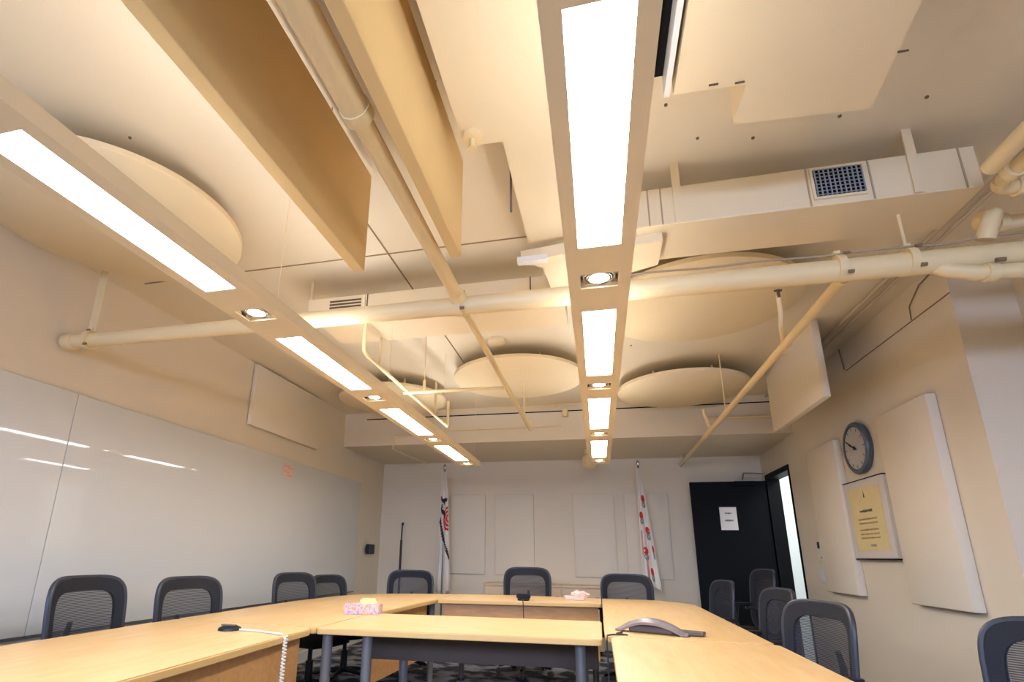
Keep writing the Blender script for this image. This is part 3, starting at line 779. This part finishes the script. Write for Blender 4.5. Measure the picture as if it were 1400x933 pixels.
# ------------------------------------------------------------------ credenza, flags, pole
t = thing('credenza', 'low pale wood credenza against the far wall', 'cabinet', (-.71, 7.22, 0))
part('body', box(NB(), -1.43, .01, 7.02, 7.44, .05, .755), M['cred'], t)
part('top_board', box(NB(), -1.45, .03, 7.0, 7.45, .755, .778), M['cred'], t, bevel=.003)
part('plinth', box(NB(), -1.40, -.02, 7.05, 7.42, 0, .05), M['black'], t)
for i in range(3):
    x = -1.42+i*.475
    dd = part('door', box(NB(), x+.005, x+.47, 7.004, 7.02, .07, .74), M['cred'], t, bevel=.002)
    sub('pull', box(NB(), x+.40, x+.45, 6.992, 7.004, .64, .652), M['steel'], dd)

def flag(name, label, px, py, topz, shape, m):
    """shape(u, v) -> (x, y, z) of the draped cloth"""
    t = thing(name, label, 'flag', (px, py, 0))
    b = NB(); tube(b, [(px, py, .03), (px, py, topz)], .012, 12); part('pole', b, M['steel'], t, smooth=True)
    b = NB(); tube(b, [(px, py, 0), (px, py, .015), (px, py, .035)], [.15, .145, .03], 32); part('stand', b, M['steel'], t, smooth=True)
    b = NB(); tube(b, [(px, py, topz), (px, py, topz+.02), (px, py, topz+.05), (px, py, topz+.075)], [.012, .022, .018, .003], 12); part('finial', b, M['chrome'], t, smooth=True)
    NU, NV = 48, 60
    b = NB(); g = [[b.verts.new(shape(i/NU, j/NV)) for i in range(NU+1)] for j in range(NV+1)]
    for j in range(NV):
        for i in range(NU): b.faces.new([g[j][i], g[j][i+1], g[j+1][i+1], g[j+1][i]])
    c = part('cloth', b, m, t, smooth=True)
    md = c.modifiers.new('thick', 'SOLIDIFY'); md.thickness = .002; md.offset = 0
    return t, c
def decal(shape, cloth, name, m, uvs, off=.008):
    """a thin printed mark riding on the cloth surface, uvs = list of closed (u, v) outlines' quads"""
    b = NB()
    for quad in uvs:
        vs = []
        for (u, v) in quad:
            x, y, z = shape(u, v); vs.append(b.verts.new((x, y-off, z)))
        try: b.faces.new(vs)
        except ValueError: pass
    return sub(name, b, m, cloth)
def stroke(pts, w):
    q = []
    for a, c in zip(pts, pts[1:]):
        dx, dy = c[0]-a[0], c[1]-a[1]; L = math.hypot(dx, dy*6) or 1
        nx, ny = -dy*6/L*w, dx/L*w/6
        q.append([(a[0]-nx, a[1]-ny), (c[0]-nx, c[1]-ny), (c[0]+nx, c[1]+ny), (a[0]+nx, a[1]+ny)])
    return q
def sh1(u, v):
    w = .05+.16*v**.7; x0 = -2.10-.055*v**1.3+.01
    return (x0+(u*w), 7.18+.018*math.sin(u*15+v*1.5)*(0.3+v), 2.24-1.62*v+.03*math.sin(u*9)*v)
t, c = flag('flag_on_pole', 'white flag with black script and red emblem on a pole', -2.055, 7.20, 2.28, sh1, M['flag'])
q = []
for (a, r_, cu, cv) in ((0.3, .22, .35, .225), (2.5, .20, .70, .265), (1.2, .26, .45, .32), (3.9, .20, .35, .36)):
    q += stroke([(cu+r_*math.cos(a+k*.45), cv+r_*.12*math.sin(a+k*.45)) for k in range(8)], .10)
for k in range(16):
    u0 = .10+.052*k; v0 = .40+.021*k; q += stroke([(u0, v0), (u0+.06, v0+.012), (u0+.03, v0+.025)], .07)
for k in range(8):
    u0 = .05+.05*k; v0 = .42+.02*k; q += stroke([(u0, v0), (u0+.05, v0+.010), (u0+.02, v0+.020)], .07)
decal(sh1, c, 'script', M['inkblack'], q)
q = []
for r_ in (.12, .24, .36): q += stroke([(.98-r_*1.25*math.sin(k*PI/10)-.05, .405-r_*.26*math.cos(k*PI/10)) for k in range(11)], .06)
decal(sh1, c, 'emblem', M['red'], q)
def sh2(u, v):
    w = .06+.155*v; x0 = .515-.01*v
    return (x0+(u*w), 7.18+.02*math.sin(u*13+v*2)*(0.3+v), 2.24-1.42*v-.09*v*u*u)
t, c = flag('flag_on_pole', 'white flag with red and grey circle motifs on a pole', .548, 7.20, 2.28, sh2, M['flag'])
def blob(cu, cv, ru, rv, k0=0, k1=14, inner=0):
    n = 14; q = []
    for k in range(k0, k1):
        a, e = 2*PI*k/n, 2*PI*(k+1)/n
        q.append([(cu+ru*inner*math.cos(a), cv+rv*inner*math.sin(a)), (cu+ru*math.cos(a), cv+rv*math.sin(a)), (cu+ru*math.cos(e), cv+rv*math.sin(e)), (cu+ru*inner*math.cos(e), cv+rv*inner*math.sin(e))])
    return q
mot = [(.62, .27, .20), (.25, .42, .17), (.66, .54, .17), (.34, .72, .18), (.88, .68, .08), (.60, .88, .08)]
for cu, cv, ru in mot:
    decal(sh2, c, 'grey_motif', M['inkgrey'], blob(cu+.02, cv+.050, ru*.9, .030, 0, 14, .2), .007)
    decal(sh2, c, 'red_motif', M['red'], blob(cu, cv, ru, .033), .009)
q = [[(.10, .55), (.22, .55), (.2, .78), (.1, .76)], [(.3, .79), (.45, .79), (.45, .97), (.32, .95)]]
decal(sh2, c, 'faded_motif', M['redpale'], q, .003)
t = thing('pole_stand', 'slim black pole stand in the far left corner', 'stand', (-2.66, 7.2, 0))
b = NB(); tube(b, [(-2.66, 7.2, .02), (-2.655, 7.2, 1.30)], .016, 12); part('pole', b, M['black'], t, smooth=True)
b = NB(); tube(b, [(-2.655, 7.2, 1.30), (-2.65, 7.2, 1.50)], .010, 12); tube(b, [(-2.65, 7.2, 1.50), (-2.64, 7.2, 1.54)], .016, 12); part('clip', b, M['black'], t, smooth=True)
b = NB()
for k in range(3): a = k*2*PI/3; tube(b, [(-2.66, 7.2, .10), (-2.66+.25*math.cos(a), 7.2+.25*math.sin(a), .012)], .010, 8)
part('tripod', b, M['black'], t)

# ------------------------------------------------------------------ chairs
def chair_proto():
    """front is +Y; backrest centre is above the origin at y = 0, seat reaches forward"""
    t = thing('mesh_office_chair', '', 'chair')
    H, z0 = .52, .45          # back height and bottom
    W = .25
    def back_y(x, z): return -.05*(max(0,z-z0)/H)**1.2 + .07*(x/W)**2*.8
    def outline(s, n=64):
        pts = []
        hw, hh, r = W*s[0], H/2*s[1], s[2]
        for k in range(n):
            a = 2*PI*k/n; ca, sa = math.cos(a), math.sin(a)
            e = s[3]
            x = hw*math.copysign(abs(ca)**(2/e), ca); z = hh*math.copysign(abs(sa)**(2/e), sa)
            x *= 1-.06*(.5-z/H)   # slight taper to the bottom
            pts.append((x, z0+H/2+z+s[4]))
        return pts
    out = outline((1, 1, 0, 5.0, 0)); inn = outline((.78, .78, 0, 5.0, -.012))
    b = NB(); n = len(out)
    loops = []
    for (pl, dy) in ((out, .012), (out, -.012), (inn, -.008), (inn, .008)):
        loops.append([b.verts.new((x, back_y(x, z)+dy, z)) for x, z in pl])
    for A, B in zip(loops, loops[1:]+loops[:1]):
        for k in range(n): b.faces.new([A[k], A[(k+1) % n], B[(k+1) % n], B[k]])
    fr = finish('backrest_frame', b, M['frameblack'], t, smooth=True)
    b = NB(); rr = []
    for k in range(n+1):
        x, z = out[k % n]; rr.append((x*1.0, back_y(x, z), z))
    tube(b, rr, .013, 8, caps=False); bmesh.ops.remove_doubles(b, verts=b.verts, dist=.0005)
    finish('rim', b, M['rim'], fr, smooth=True, label='lighter grey rim')
    b = NB(); K = 8; rings = []
    cx, cz = 0, z0+H/2-.012
    for j in range(1, K+1):
        s = j/K; rings.append([b.verts.new((x*s, back_y(x*s, cz+(z-cz)*s), cz+(z-cz)*s)) for x, z in inn])
    ce = b.verts.new((0, back_y(0, cz), cz))
    for k in range(n): b.faces.new([ce, rings[0][k], rings[0][(k+1) % n]])
    for A, B in zip(rings, rings[1:]):
        for k in range(n): b.faces.new([A[k], B[k], B[(k+1) % n], A[(k+1) % n]])
    finish('backrest_mesh', b, M['mesh'], t, smooth=True, label='see-through dark mesh')
    # spine + lumbar bar
    b = NB(); tube(b, [(0, .08, .40), (0, -.04, .42), (0, -.085, .52), (0, -.09, .66), (0, -.075, .74)], [.028, .028, .022, .016, .012], 12)
    finish('spine', b, M['black'], t, smooth=True)
    b = NB(); tube(b, [(-.17, -.02, .60), (-.09, -.055, .60), (0, -.068, .60), (.09, -.055, .60), (.17, -.02, .60)], .016, 10)
    finish('lumbar_support', b, M['black'], t, smooth=True)
    # seat
    b = NB(); NX, NY = 14, 14
    def sp(i, j, top):
        u, v = -1+2*i/NX, -1+2*j/NY
        x = u*math.sqrt(1-.30*v*v)*.25; y = .27+v*math.sqrt(1-.30*u*u)*.25
        ed = max(abs(u), abs(v))**6
        z = (.475 - .03*ed - (.03*max(0, v)**3)) if top else (.405+.02*ed)
        return (x, y, z)
    A = [[b.verts.new(sp(i, j, True)) for i in range(NX+1)] for j in range(NY+1)]
    B = [[b.verts.new(sp(i, j, False)) for i in range(NX+1)] for j in range(NY+1)]
    for j in range(NY):
        for i in range(NX):
            b.faces.new([A[j][i], A[j][i+1], A[j+1][i+1], A[j+1][i]]); b.faces.new([B[j][i], B[j+1][i], B[j+1][i+1], B[j][i+1]])
    for k in range(NX):
        b.faces.new([A[0][k], B[0][k], B[0][k+1], A[0][k+1]]); b.faces.new([A[NY][k], A[NY][k+1], B[NY][k+1], B[NY][k]])
        b.faces.new([A[k][0], A[k+1][0], B[k+1][0], B[k][0]]); b.faces.new([A[k][NX], B[k][NX], B[k+1][NX], A[k+1][NX]])
    finish('seat', b, M['seat'], t, smooth=True)
    for s in (-1, 1):
        b = NB(); X = .252*s
        tube(b, [(.20*s, .22, .40), (X, .22, .40), (X+.01*s, .20, .45), (X+.01*s, .17, .62), (X, .16, .65)], .015, 10)
        am = finish('armrest', b, M['black'], t, smooth=True)
        b = NB(); prism(b, rounded([(X-.032, .02), (X+.032, .02), (X+.036, .30), (X-.036, .30)], .03, 4), .647, .668)
        finish('arm_pad', b, M['black'], am, bevel=.006, smooth=True)
    b = NB(); tube(b, [(0, .25, .10), (0, .25, .28), (0, .25, .281), (0, .25, .40)], [.03, .03, .018, .018], 16); box(b, -.09, .09, .12, .36, .385, .408)
    finish('gas_lift', b, M['black'], t, smooth=True)
    for k in range(5):
        a = k*2*PI/5+.3; ex, ey = .27*math.cos(a), .25+.27*math.sin(a)
        b = NB(); tube(b, [(0, .25, .11), (ex*.5, .25+(ey-.25)*.5, .10), (ex, ey, .075)], [.026, .020, .014], 10)
        lg = finish('base_leg', b, M['black'], t, smooth=True)
        b = NB()
        for s in (-1, 1): cyl(b, (ex-.014*s*math.sin(a), ey+.014*s*math.cos(a), .028), (-math.sin(a), math.cos(a), 0), .028, .016, 18)
        finish('caster', b, M['steel'], lg, smooth=True)
    return t
CH = chair_proto()
first = [True]
def chair(x, y, ang, topz, label, grp):
    """ang: direction the chair faces, degrees from +Y anticlockwise"""
    if first[0]: o = CH; first[0] = False
    else: o = copytree(CH)
    o.location = (x, y, 0); o.rotation_euler = (0, 0, math.radians(ang)); o['label'] = label; o['group'] = grp
    s = topz/.982
    o.scale = (1.0, 1.0, s) if abs(s-1) > .004 else (1, 1, 1)
    return o
g1, g2, g3 = 'mesh chairs on the whiteboard side', 'mesh chairs behind the far table', 'mesh chairs on the clock side'
chair(-2.68, 2.46, -86, .975, 'black mesh chair nearest the camera on the left, before the whiteboard', g1)
CHAIRS = [
 (-2.54, 3.06, -98, .955, 'mesh chair second from left along the whiteboard', g1),
 (-2.57, 4.36, -104, .945, 'mesh chair third from left along the whiteboard, overlapping a smaller one', g1),
 (-2.55, 4.95, -103, .91, 'small slanted mesh chair fourth along the whiteboard', g1),
 (-2.00, 5.78, -172, .95, 'mesh chair at left end of the far table by the pole stand', g2),
 (-.76, 6.02, 180, 1.005, 'mesh chair in the middle behind the far table', g2),
 (.255, 5.90, 180, .965, 'mesh chair at the far table in front of the red-circle flag', g2),
 (1.07, 5.50, 101, .945, 'low mesh chair farthest along the right table, left of the highest chair', g3),
 (1.54, 6.0, 100, 1.045, 'mesh chair standing highest, in front of the black door', g3),
 (1.15, 4.2, 98, .945, 'side-on mesh chair behind the big near right chair', g3),
 (1.03, 3.15, 107, .935, 'large mesh chair at right table edge below the tall panels', g3),
 (1.52, 2.38, 122, .945, 'mesh chair cut off by the right photo edge', g3),
 (-2.66, 1.55, -95, .94, 'mesh chair mostly out of frame at lower left corner, only an arm showing', g1),
]
for a in CHAIRS: chair(*a)

# ------------------------------------------------------------------ world, camera
wd = bpy.data.worlds.new('World'); bpy.context.scene.world = wd; wd.use_nodes = True
bg = wd.node_tree.nodes['Background']; bg.inputs['Color'].default_value = (.7, .82, 1, 1); bg.inputs['Strength'].default_value = .4
def area(name, loc, rot, sx, sy, e, c):
    l = bpy.data.lights.new(name, 'AREA'); l.shape = 'RECTANGLE'; l.size = sx; l.size_y = sy; l.energy = e; l.color = c
    o = bpy.data.objects.new(name, l); col.objects.link(o); o.location = loc; o.rotation_euler = rot
    return o
wl_ = area('window_daylight', (-.35, YN+.03, 1.9), (math.radians(58), 0, 0), 4.4, .6, 90, (.42, .58, 1.0))
wl_.data.spread = math.radians(125)
area('corridor_light', (3.2, 6.6, 2.7), (0, 0, 0), 1.2, 1.6, 40, (.92, .97, 1.0))

RR = [[0.9700256140481471, 0.2422769995089626, 0.018766022472785474], [-0.04893510693890833, 0.27040082759349227, -0.9615033789569499], [-0.2380245016786981, 0.9317645882655601, 0.27415157970531345]]
cam = bpy.data.cameras.new('camera'); co = bpy.data.objects.new('camera', cam); col.objects.link(co)
right, down, fwd = Vector(RR[0]), Vector(RR[1]), Vector(RR[2])
m = Matrix((right, -down, -fwd)).transposed().to_4x4(); m.translation = (0, 0, EYE)
co.matrix_world = m
cam.sensor_fit = 'HORIZONTAL'; cam.sensor_width = 36; cam.lens = 726.432/1400*36
cam.shift_x = (700-630.079)/1400; cam.shift_y = (551.718-466.5)/1400
cam.clip_start = .02
sc = bpy.context.scene; sc.camera = co
sc.view_settings.view_transform = 'Standard'; sc.view_settings.look = 'None'
sc.view_settings.exposure = 1.12; sc.view_settings.gamma = 1; sc.view_settings.use_curve_mapping = False
